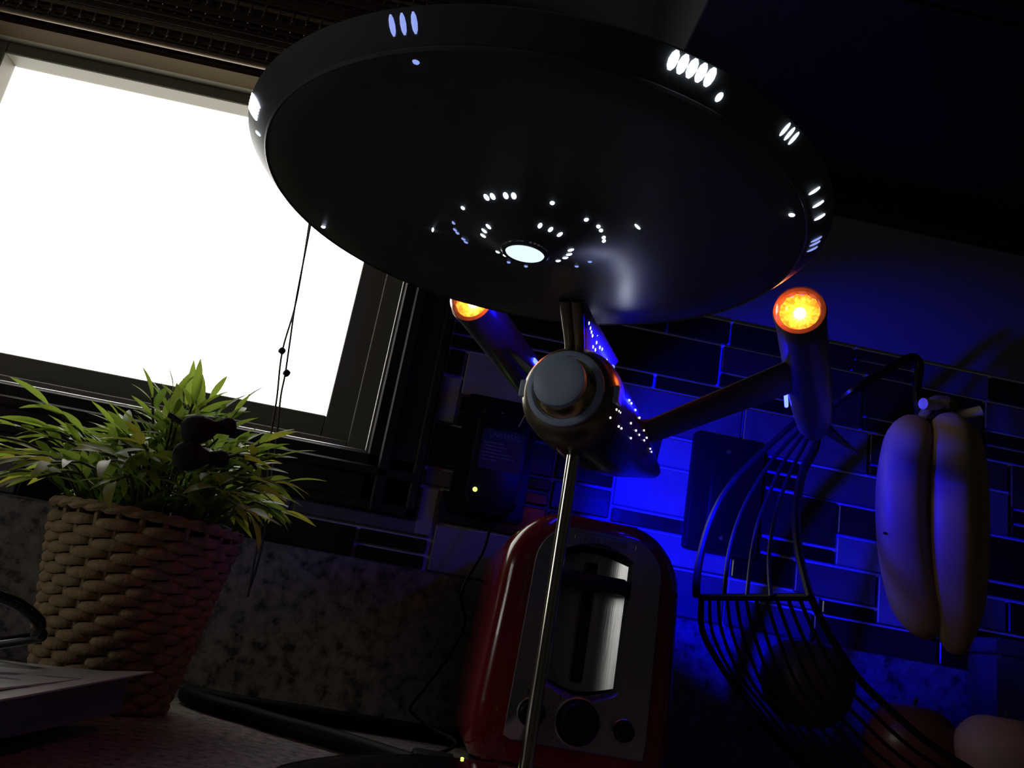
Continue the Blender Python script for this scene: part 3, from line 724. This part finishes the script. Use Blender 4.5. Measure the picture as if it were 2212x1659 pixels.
for i, (p, d, k, rnd) in enumerate(leaf_specs):
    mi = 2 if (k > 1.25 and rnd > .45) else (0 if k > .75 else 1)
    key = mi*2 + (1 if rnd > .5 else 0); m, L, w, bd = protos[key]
    mx = leaf_matrix(p - PC, d, random.uniform(-.7, .7), random.uniform(.75, 1.2))
    if i < 296:
        if key not in cache:
            cache[key] = leaf_mesh(m, L, w, bd).build('leaf', m, pp, world=False, angle=70); o = cache[key]
        else:
            o = cache[key].copy(); C.objects.link(o); o.name = 'leaf'
        o.matrix_local = mx
    else:
        tmp = leaf_mesh(m, L, w, bd); me = bpy.data.meshes.new('tmp'); tmp.bm.to_mesh(me); tmp.bm.free(); me.transform(mx)
        rest.setdefault(m, bmesh.new()).from_mesh(me); bpy.data.meshes.remove(me)
for m, bmm in rest.items():
    mb = MB(); mb.bm.free(); mb.bm = bmm; o = mb.build('leaf_mass', m, pp, world=False); o['kind'] = 'stuff'

# ------------------------------------------------------------------ wire fruit stand, bananas, fruit
fs = thing('fruit_stand', 'dark wire fruit basket with a tall banana hook right of the toaster', 'fruit stand', (.33, -.2, 0))
farp = [(.2225, .1430), (.2260, .1180), (.2420, .0960), (.2610, .0766), (.2900, .0500), (.3160, .0327), (.36, .018), (.44, .010), (.54, .016), (.60, .040), (.615, .060)]
nearp = [(.2500, .1442), (.2630, .1240), (.2830, .1013), (.3060, .0850), (.3300, .0705), (.3576, .0590), (.41, .040), (.47, .026), (.55, .022), (.60, .040), (.615, .060)]
FARY, NEARY = -.140, -.270
NW = 11
for i in range(NW+1):
    t_ = i/NW; r = .0024 if i in (0, NW) else .0013
    pts = [Vector((a[0]+(b_[0]-a[0])*t_, FARY+(NEARY-FARY)*t_, a[1]+(b_[1]-a[1])*t_ - (.012*math.sin(PI*t_) if k > 1 else 0))) for k, (a, b_) in enumerate(zip(farp, nearp))]
    MB().tube(smooth_path(pts, 4), r, 7).build('edge_rail' if i in (0, NW) else 'basket_wire', 'wire', fs)
MB().tube([(.2225, FARY, .1430), (.2500, NEARY, .1442)], .0026, 8).build('cross_bar', 'wire', fs)
MB().tube([(.615, FARY, .060), (.615, NEARY, .060)], .0026, 8).build('cross_bar', 'wire', fs)
for y in (FARY, NEARY):
    MB().tube(smooth_path([(.36, y, .034 if y == NEARY else .018), (.37, y, .006), (.42, y, .0030), (.50, y, .0030), (.56, y, .006), (.575, y, .025)], 5), .0026, 8).build('runner', 'wire', fs)
o_ = lambda x, y: (1500+x*.2532, 900+y*.2532)
def upright(cr, d0, d1, r0, r1):
    n = len(cr); pts = [W(*o_(*c), d0 + (d1-d0)*(1-(1-i/(n-1))**1.5)) for i, c in enumerate(cr)]
    pth = smooth_path(pts, 5); m_ = len(pth)
    return MB().tube(pth, [r0+(r1-r0)*i/(m_-1) for i in range(m_)], 8).build('upright_wire', 'wire', fs)
DTp = .640
upright([(20, 1535), (20, 1400), (60, 1150), (150, 860), (300, 590), (550, 330), (870, 40), (985, -40)], .66, DTp, .0034, .0022)
upright([(252, 1535), (290, 1180), (380, 870), (500, 620), (680, 350), (900, 110), (995, 0)], .628, DTp, .0017, .0016)
upright([(448, 1535), (485, 1180), (545, 900), (640, 650), (760, 390), (930, 150), (1005, 30)], .598, DTp, .0015, .0015)
upright([(650, 1535), (635, 1200), (680, 880), (745, 660), (840, 430), (960, 200), (1015, 60)], .563, DTp, .0015, .0015)
upright([(985, 1545), (900, 1210), (868, 930), (880, 700), (930, 460), (1030, 260), (1040, 100)], .53, DTp-.008, .0028, .0038)
MB().tube(smooth_path([W(1760, 930, DTp), W(1790, 885, DTp), W(1840, 845, .605), W(1900, 808, .61), W(1945, 782, .615), W(1972, 772, .62), W(1986, 790, .62), W(1980, 840, .62), W(1985, 885, .618), W(2000, 905, .612), W(2022, 900, .606), W(2035, 880, .604)], 6), .0036, 8).build('banana_hook', 'wire', fs)
def round_fruit(name, c, r, m, label, sc=(1, 1, .92)):
    t_ = thing(name, label, 'fruit', (c.x, c.y, c.z-r*sc[2]))
    pr = [(0, -.86), (.25, -.93), (.55, -.82), (.85, -.45), (1, .05), (.93, .5), (.66, .86), (.35, .98), (.14, .93), (0, .84)]
    q = smooth_path([(a, h, 0) for a, h in pr], 3)
    MB().lathe([(max(0, v.x)*r*sc[0], v.y*r*sc[2]) for v in q], 28, Matrix.Translation(c)).build('skin', m, t_, angle=80)
    MB().tube(smooth_path([c+Vector((0, 0, r*sc[2]*.84)), c+Vector((.002, 0, r*sc[2]*1.03)), c+Vector((.004, .001, r*sc[2]*1.16))], 3), .0012, 6).build('stalk', 'btip', t_)
    return t_
round_fruit('fruit', W(1742, 1480, .645), .0345, 'fr_br', 'dull brown round fruit behind the wires of the basket')
round_fruit('apple', W(1968, 1620, .625), .0340, 'fr_red', 'dark red apple low in the wire basket below the bananas')
round_fruit('peach', W(2168, 1640, .585), .0320, 'fr_pk', 'pale pink fruit at the lower right corner', (1, 1, .86))
random.seed(5)
def banana(name, px, d, rad, label, tipd=0.):
    t_ = thing(name, label, 'banana', W(*px[0], d[0]), group='bananas hanging from the hook')
    n = len(px); pts = smooth_path([W(*p, d[0]+(d[1]-d[0])*math.sin(PI*i/(n-1))) for i, p in enumerate(px)], 6); m_ = len(pts)
    rings = []; prev = None
    for i, p in enumerate(pts):
        f = i/(m_-1); tg = (pts[min(i+1, m_-1)]-pts[max(i-1, 0)]).normalized()
        a = Vector((0, -1, 0)); a = (a - tg*a.dot(tg)).normalized(); b_ = tg.cross(a)
        # peel swells quickly below the neck and closes to a blunt tip
        s_ = min(1., .30 + .70*math.sin(min(1, f/.20)*PI/2)) * (1. if f < .78 else max(.20, math.cos((f-.78)/.22*PI/2*.90)**.7))
        rr = rad*s_
        ring = []
        for k in range(20):
            th_ = 2*PI*k/20; facet = 1 + .030*math.cos(5*th_)
            ring.append(p + (a*math.cos(th_) + b_*math.sin(th_))*rr*facet)
        rings.append(ring)
    MB().loft(rings).build('peel', 'banana', t_, angle=80)
    tp = pts[-1]; td = (pts[-1]-pts[-3]).normalized()
    MB().tube([tp-td*.002, tp+td*.003, tp+td*.005], [rad*.17, rad*.15, rad*.08], 8).build('tip', 'btip', t_)
    return t_, pts[0]
yb0 = W(2045, 868, .612)
t1_, s1 = banana('banana', [(1988, 915), (1965, 950), (1950, 1030), (1948, 1120), (1958, 1220), (1982, 1310), (2012, 1372)], (.615, .600), .0185, 'left banana of the bunch, blue light on its left side')
MB().tube(smooth_path([s1+Vector((0, 0, -.002)), W(2002, 890, .612), W(2018, 868, .612), yb0], 4), [.0056, .0052, .0050, .0048, .0048, .0048, .0048, .0048, .0048, .0048, .0048, .0048, .0050][:13], 10).build('neck', 'bstem', t1_)
t2_, s2 = banana('banana', [(2048, 905), (2052, 945), (2056, 1030), (2056, 1130), (2056, 1230), (2058, 1320), (2068, 1410)], (.612, .588), .0178, 'front banana of the bunch with small dark spots, facing the camera')
MB().tube(smooth_path([s2+Vector((0, 0, -.002)), W(2046, 885, .612), yb0], 4), .0052, 10).build('neck', 'bstem', t2_)
for p in ((2080, 1005), (2030, 1007), (2068, 1060)):
    q = W(*p, .575)
t3_, s3 = banana('banana', [(2068, 915), (2078, 950), (2090, 1030), (2093, 1130), (2090, 1230), (2078, 1320), (2068, 1400)], (.625, .635), .0150, 'shaded rear banana showing at the right of the bunch')
MB().tube(smooth_path([s3+Vector((0, 0, -.002)), W(2062, 890, .618), yb0], 4), .0048, 10).build('neck', 'bstem', t3_)
for p0, p1, own in ((W(2040, 876, .606), W(1994, 872, .598), t1_), (W(2066, 900, .612), W(2118, 888, .606), t3_)):
    MB().tube([p0, p0.lerp(p1, .5), p1], [.0048, .0042, .0046], 10).build('broken_stalk', 'bcut', own)
for (p, r, own, d) in (((1912, 1152), .0014, t1_, .592), ((2080, 1002), .0022, t2_, .576), ((2018, 1007), .0007, t2_, .574)):
    v = W(*p, d); MB().sphere(v, r, 8, 6, (1.2, .35, .8)).build('dark_spot', 'btip', own)
# canister at far right
cn = thing('canister', 'dark square-edged canister with lidded top at the right edge', 'canister', (.58, -.045, 0))
MB().prism(rrect(.522, .64, .001, .148, .003), -.066, -.025, .003).build('body', 'can', cn)
MB().prism(rrect(.520, .642, .1485, .1625, .003), -.068, -.023, .003).build('lid', 'can', cn)

# ------------------------------------------------------------------ toy saucer ship on its display stand
RX = Vector((.0595, .372-.8, 0)); RZ = -math.atan2(.426, .905)
ss = thing('toy_saucer_ship', 'grey toy saucer ship with glowing portholes and two amber lamps, raised on a rod', 'toy', RX, RZ)
SM = WM[ss.name]
def L3(x, y, z): return SM @ Vector((x, y, z))
def axis(p, d):   # lathe axis +z -> direction d at p, ship coordinates
    return SM @ Matrix.Translation(p) @ Vector((0, 0, 1)).rotation_difference(Vector(d).normalized()).to_matrix().to_4x4()
# display base and rod
MB().lathe([(0, 0), (.108, 0), (.111, .002), (.112, .009), (.109, .015), (.100, .0205), (.083, .0258), (.060, .0296), (.03, .0322), (0, .033)], 96, SM, cap=False).build('display_base', 'blackgl', ss, angle=60)
MB().lathe([(0, .031), (.0042, .031), (.0042, .0335), (.0030, .0338), (.0030, .1725), (0, .1725)], 24, SM, cap=False).build('support_rod', 'rod', ss)
lb = W(998, 1646, .40)
MB().sphere(Vector((.0375, -.380, .0306)) , .0008, 10, 8, (1, 1, .6)).build('base_light', 'led', ss)
DT_ = Matrix.Translation((.0028, -.1089, .2302)) @ Matrix(((1, 0, .018, 0), (0, 1, -.0168, 0), (-.018, .0168, 1, 0), (0, 0, 0, 1))) @ Matrix.Translation((0, 0, -.2302))
DM = SM @ DT_          # the disc sits with a very slight tilt
DP = [(0, .2155), (.0072, .2155), (.0085, .2160), (.0095, .2165), (.02, .2213), (.03, .2253), (.036, .2266), (.05, .2276), (.08, .2270), (.0925, .2263), (.0939, .2271), (.0980, .2300),
      (.1013, .2335), (.1004, .2347), (.0960, .2365), (.06, .243), (.03, .249), (.012, .253), (0, .2535)]
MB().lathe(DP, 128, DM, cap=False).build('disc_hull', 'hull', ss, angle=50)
MB().lathe([(.0932, .2266), (.0938, .2261), (.0944, .2268), (.0941, .2276)], 128, DM, cap=False).build('rim_band', 'hull', ss)
MB().lathe([(0, .2140), (.004, .2143), (.0068, .2150), (.0071, .2156), (.0071, .217), (0, .217)], 32, DM, cap=False).build('belly_lamp', 'lamp', ss)
MB().lathe([(.0071, .2149), (.0080, .2148), (.0088, .2155), (.0088, .2175), (.0071, .217)], 32, DM, cap=False).build('lamp_ring', 'hulld', ss)
def disc_z(r):
    for (r0, z0), (r1, z1) in zip(DP[1:], DP[2:]):
        if r0 <= r <= r1 and z1 < .2336: return z0 + (z1-z0)*(r-r0)/(r1-r0), math.atan2(z1-z0, r1-r0)
    return .2335, .8
port_cache = {}
def port(r, a, m, ln_=.0016, wd_=.0011, turn=0.):
    z, sl_ = disc_z(r); a = math.radians(a); key = (m, ln_, wd_)
    if key not in port_cache:
        port_cache[key] = MB().sphere(Vector((0, 0, 0)), 1, 10, 6, (ln_, wd_, .0005)).build('porthole', m, ss, world=False); o = port_cache[key]
    else:
        o = port_cache[key].copy(); C.objects.link(o); o.name = 'porthole'
    o.matrix_local = DT_ @ Matrix.Translation(Vector((r*math.cos(a), r*math.sin(a), z))) @ Matrix.Rotation(a, 4, 'Z') @ Matrix.Rotation(-sl_, 4, 'Y') @ Matrix.Rotation(turn, 4, 'Z')
    return o
for a in (-137.6, -55, -22.8): port(.0256, a, 'port', .0008, .0008)
for a in (-106.8, -101.2, -90.3, -84.1): port(.0256, a, 'port', .0014, .0009)
for a in (-9.3, -3.3, 7.9, 13.6): port(.0268, a, 'port', .0007, .0010)
for (r, a) in ((.0283, -171), (.0304, 175.6), (.0309, 170.5), (.0319, 161), (.0333, 156)): port(r, a, 'portdim', .0007, .0011)
for a in (-131.3, -146.6, -161.4, -56, -41.4, -26.2, 17, 31, 44, 60, 128, 139, 151): port(.0158, a, 'port', .0012, .0007)
for (r, a) in ((.0309, 59), (.0334, 74), (.037, 121), (.0372, 110)): port(r, a, 'portdim', .0009, .0008)
port(.0418, 172, 'port', .0004, .0020, .6); port(.0387, 1, 'port', .0005, .0020, -.3)
port(.0896, -92.8, 'portdim', .0011, .0010); port(.0896, -5.8, 'port', .0010, .0010); port(.0891, 177.4, 'port', .0009, .0009)
for a in (-94.7, -92.8, -90.9): port(.0988, a, 'portdim', .0028, .0009)
for a in (-51.9, -50.3, -48.7, -47.1, -45.5): port(.0994, a, 'porthot', .0026, .0013)
port(.0971, -42.4, 'port', .0014, .0009)
for a in (-28.4, -27.0, -25.6): port(.0994, a, 'port', .0022, .0006)
for a in (-135.6, -136.8, -138, -139.2, -140.4): port(.0996, a, 'porthot', .0028, .0011)
port(.0969, -144.7, 'port', .0012, .0006)
for a in (-10.9, -6.2, -1.4): port(.0972, a, 'port', .0020, .0006)
for a in (7.5, 9.3, 11.8): port(.0972, a, 'portdim', .0022, .0006)
# bubble canopy on top of the disc, with a seat ring and an aerial
MB().lathe([(.040, .2462), (.0395, .2540), (.0365, .2640), (.0300, .2730), (.0200, .2790), (.0090, .2815), (0, .2820)], 48, DM, cap=False).build('bubble_canopy', 'canopy', ss)
MB().lathe([(.0395, .2460), (.0420, .2462), (.0425, .2485), (.0405, .2500), (.0395, .2490)], 48, DM, cap=False).build('canopy_ring', 'cap', ss)
MB().lathe([(0, .2815), (.0011, .2815), (.0009, .3000), (.0028, .3010), (.0036, .3035), (.0028, .3060), (0, .3070)], 16, DM, cap=False).build('aerial', 'gold', ss)
# column between body and disc
def bar_profile(hw, y0, y1, n=5):
    out = []
    for i in range(2*n): pass
    return [(hw, y0+hw), (hw, y1-hw), (hw*.7, y1-hw*.3), (0, y1), (-hw*.7, y1-hw*.3), (-hw, y1-hw), (-hw, y0+hw), (-hw*.7, y0+hw*.3), (0, y0), (hw*.7, y0+hw*.3)]
rg = []
for (z, y0, y1, hw) in ((.2085, -.022, .044, .0054), (.2140, -.024, .041, .0046), (.2200, -.028, .039, .0043), (.2255, -.032, .037, .0045), (.2285, -.038, .040, .0062)):
    rg.append([L3(x, y, z) for x, y in bar_profile(hw, y0, y1)])
MB().loft(rg).build('column', 'pod', ss, angle=35)
for sx in (-1, 1):
    MB().tube([L3(sx*.0022, -.0215, .2090), L3(sx*.0022, -.0255, .2150), L3(sx*.0026, -.0400, .2285)], [.0024, .0025, .0029], 12).build('column_tube', 'bronze', ss, angle=60)
for (y, z) in ((-.0231, .2250), (-.0196, .2240), (-.0170, .2232), (-.0143, .2225), (-.0059, .2225), (-.0067, .2262), (.0009, .2228), (.0055, .2237), (-.0106, .2185), (-.006, .2189), (.0036, .2187), (.017, .2222), (.0204, .2211), (.0211, .2187)):
    MB().sphere(Vector((0, 0, 0)), 1, 8, 6, (.0004, .0006, .0008), mtx=SM @ Matrix.Translation((.0044, y, z))).build('porthole', 'port', ss)
# body: a plain tapering shell with a blunt round nose
HU = [(-.026, .0190, .192), (-.0225, .0212, .192), (-.018, .0224, .192), (.0, .0228, .192), (.03, .0222, .1925), (.07, .0190, .1955), (.11, .0148, .2), (.15, .0102, .2045), (.185, .0066, .2085), (.198, .0048, .2100), (.203, .0022, .2105)]
rg = [[L3(r*math.cos(2*PI*k/40), y, c_+r*math.sin(2*PI*k/40)) for k in range(40)] for y, r, c_ in HU]
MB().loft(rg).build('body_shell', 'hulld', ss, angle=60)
NX = axis((0, 0, .192), (0, -1, 0))     # +z of the profile = forward
MB().lathe([(.0228, .012), (.0226, .018), (.0212, .0228), (.0190, .0262), (.0165, .0276), (.0150, .0278)], 48, NX, cap=False).build('nose_shell', 'bronze', ss)
MB().lathe([(.0172, .0265), (.0172, .0290), (.0164, .0296), (.0148, .0296), (.0146, .0286), (.0134, .0286)], 48, NX, cap=False).build('nose_ring', 'cap', ss)
MB().lathe([(.0150, .0280), (.0132, .0290), (.0112, .0310), (.0100, .0335), (.0098, .0350)], 48, NX, cap=False).build('collar', 'gold', ss)
MB().lathe([(.0098, .0335), (.0112, .0352), (.0116, .0375), (.0112, .0392), (.0098, .0400), (.0050, .0404), (0, .0405)], 48, NX, cap=False).build('nose_cap', 'cap', ss)
for sx in (-1, 1):
    MB().box(sx*.0205-.0022, sx*.0205+.0022, -.024, -.016, .1885, .1965, .0008, 2, mtx=SM).build('side_block', 'cap', ss, smooth=False)
for (y, a) in ((-.0193, -13.4), (-.0168, -12.6), (-.0140, -12.0), (-.0206, -25.3), (-.0075, -24.1), (-.003, -22.8), (.0082, -7.8), (.0225, -7.0), (.0324, -6.0), (.0185, -19.8), (.0543, -2.2), (.0, 14), (.006, 15), (.018, 16), (.03, 15), (.05, 10), (.065, 8), (.09, 2), (.10, 1)):
    a = math.radians(a)
    for (y0, r0, c0_), (y1, r1, c1_) in zip(HU, HU[1:]):
        if y0 <= y <= y1:
            f = (y-y0)/(y1-y0); r = r0+(r1-r0)*f; c_ = c0_+(c1_-c0_)*f
    MB().sphere(Vector((0, 0, 0)), 1, 8, 6, (.0004, .0007, .0005), mtx=SM @ Matrix.Translation((r*math.cos(a), y, c_+r*math.sin(a)))).build('porthole', 'port', ss)
MB().sphere(Vector((0, 0, 0)), 1, 12, 8, (.0010, .0012, .0010), mtx=SM @ Matrix.Translation((.0160, -.0150, .2078))).build('spot_lamp', 'portdim', ss)
for sg in (1,):
    def bf(y, h, e): return L3(e, y, .206 + sg*h)
    MB().loft([[bf(.120, .010, .001), bf(.196, .002, .001), bf(.212, .030, .0007), bf(.188, .030, .0007)], [bf(.120, .010, -.001), bf(.196, .002, -.001), bf(.212, .030, -.0007), bf(.188, .030, -.0007)]]).build('body_fin', 'hulld', ss, smooth=False)
# lamp pods on two struts, each with tail fins
for sx in (-1, 1):
    A = Vector((sx*.0905, .054, .268)); B = Vector((sx*.1005, .270, .268)); d = (B-A).normalized(); PX = axis(A, d); Ln = (B-A).length
    pod = MB().lathe([(.0098, .0015), (.0122, .0005), (.0130, .002), (.0128, .018), (.0132, .06), (.0136, .11), (.0130, .165), (.0118, Ln-.020), (.0092, Ln-.006), (.0045, Ln), (0, Ln+.0008)], 40, PX, cap=False).build('lamp_pod', 'pod', ss, angle=50)
    MB().lathe([(.0106, -.001), (.0128, -.0006), (.0134, .0022), (.0126, .0030), (.0106, .0020)], 40, PX, cap=False).build('bezel', 'pod', pod)
    # faceted reflector fan
    rf = MB(); cv = rf.bm.verts.new(PX @ Vector((0, 0, .0060))); ringv = []
    for k in range(24):
        a = 2*PI*k/24; rr = .0100; ringv.append(rf.bm.verts.new(PX @ Vector((rr*math.cos(a), rr*math.sin(a), .0004 if k % 2 else .0026))))
    for k in range(24): rf.bm.faces.new((cv, ringv[k], ringv[(k+1) % 24]))
    rf.build('reflector', 'amber', pod, smooth=False)
    MB().sphere(Vector((0, 0, 0)), .0030, 14, 10, (1, 1, 1), mtx=PX @ Matrix.Translation((0, 0, .0030))).build('bulb', 'bulb', pod)
    MB().lathe([(.0126, 0), (.0120, -.0038), (.0094, -.0074), (.0050, -.0098), (0, -.0106)], 32, PX, cap=False).build('clear_dome', 'dome', pod)
    # blue light strip let into the inner flank
    bs = MB(); xi = -sx
    bs.box(sx*.0952 + xi*.0138 - .0012, sx*.0952 + xi*.0138 + .0012, .150, .215, .2668, .2698, .0006, 1, mtx=SM)
    bs.build('light_strip', 'blue', pod, smooth=False)
    # strut: flat tapering wing from body to pod
    def sec(x, y0, y1, z, th):
        return [L3(x, y0, z), L3(x, y0+.004, z+th), L3(x, y1-.004, z+th), L3(x, y1, z), L3(x, y1-.004, z-th), L3(x, y0+.004, z-th)]
    MB().loft([sec(sx*.010, .074, .112, .2085, .0024), sec(sx*.016, .078, .114, .2105, .0026), sec(sx*.084, .104, .160, .2590, .0022), sec(sx*.090, .106, .162, .2630, .0020)]).build('strut', 'pod', ss, angle=25)
    for k, an in enumerate((PI*.5+sx*.6, -PI*.5+sx*1.2)):
        rd = Vector((math.cos(an), 0, math.sin(an)))
        def fp(q, h, e): return L3(*(A + d*q + rd*h + d.cross(rd)*e))
        MB().loft([[fp(.185, .0105, .0008), fp(Ln-.006, .0075, .0008), fp(Ln+.014, .0340, .0006), fp(.222, .0300, .0006)], [fp(.185, .0105, -.0008), fp(Ln-.006, .0075, -.0008), fp(Ln+.014, .0340, -.0006), fp(.222, .0300, -.0006)]]).build('tail_fin', 'pod', pod, smooth=False)
# the lamp inside the body that throws a white spot on the disc's belly
sl_ = bpy.data.lights.new('belly_spot', 'SPOT'); sl_.energy = .007; sl_.color = (.75, .85, 1); sl_.spot_size = math.radians(58); sl_.spot_blend = 1; sl_.shadow_soft_size = .002
so = bpy.data.objects.new('belly_spot', sl_); C.objects.link(so)
p0 = L3(.0175, -.018, .2120); p1 = L3(.0245, -.049, .2272)
so.location = p0; so.rotation_euler = (p1-p0).to_track_quat('-Z', 'Y').to_euler()

# blue lamps: one behind each inner strip; the one at the tail is added to turn the wall blue
def blue_area(name, p, d, power, sx_, sy_, spread):
    l = bpy.data.lights.new(name, 'AREA'); l.shape = 'RECTANGLE'; l.size = sx_; l.size_y = sy_; l.energy = power; l.color = (.0008, .0012, 1); l.spread = math.radians(spread)
    o = bpy.data.objects.new(name, l); C.objects.link(o)
    a = L3(*p); b_ = L3(*(Vector(p)+Vector(d))); o.location = a
    o.rotation_euler = (b_-a).to_track_quat('-Z', 'Y').to_euler(); return o
BLUE = .30
blue_area('strip_light_left', (-.0775, .180, .268), (1, .72, -.05), .8*BLUE, .06, .005, 52)
blue_area('strip_light_right', (.0775, .180, .268), (-.45, -1, -.28), 1.5*BLUE, .06, .005, 75)
blue_area('strip_light_rear', (.0775, .170, .268), (-1, .55, -.28), .20*BLUE, .05, .005, 90)
for sx in (-1, 1):
    al = bpy.data.lights.new('amber_light', 'POINT'); al.energy = .065; al.color = (1, .10, .015); al.shadow_soft_size = .002
    ao = bpy.data.objects.new('amber_light', al); C.objects.link(ao); ao.location = L3(sx*.0835, .0462, .268)
tl = bpy.data.lights.new('added_blue_fill', 'SPOT'); tl.energy = 40*BLUE; tl.color = (.0008, .0012, 1); tl.spot_size = math.radians(76); tl.spot_blend = .45; tl.shadow_soft_size = .003  # added spot with no seen source, throws blue on the wall behind
to_ = bpy.data.objects.new('added_blue_fill', tl); C.objects.link(to_)
p0 = L3(.0, .2085, .2105); p1 = Vector((.315, 0, .255)); to_.location = p0; to_.rotation_euler = (p1-p0).to_track_quat('-Z', 'Y').to_euler()
MB().sphere(Vector((0, 0, 0)), .0022, 12, 8, mtx=SM @ Matrix.Translation((0, .2040, .2105))).build('added_tail_lamp', 'blue', ss)  # small glowing bulb added to go with the blue wall spot
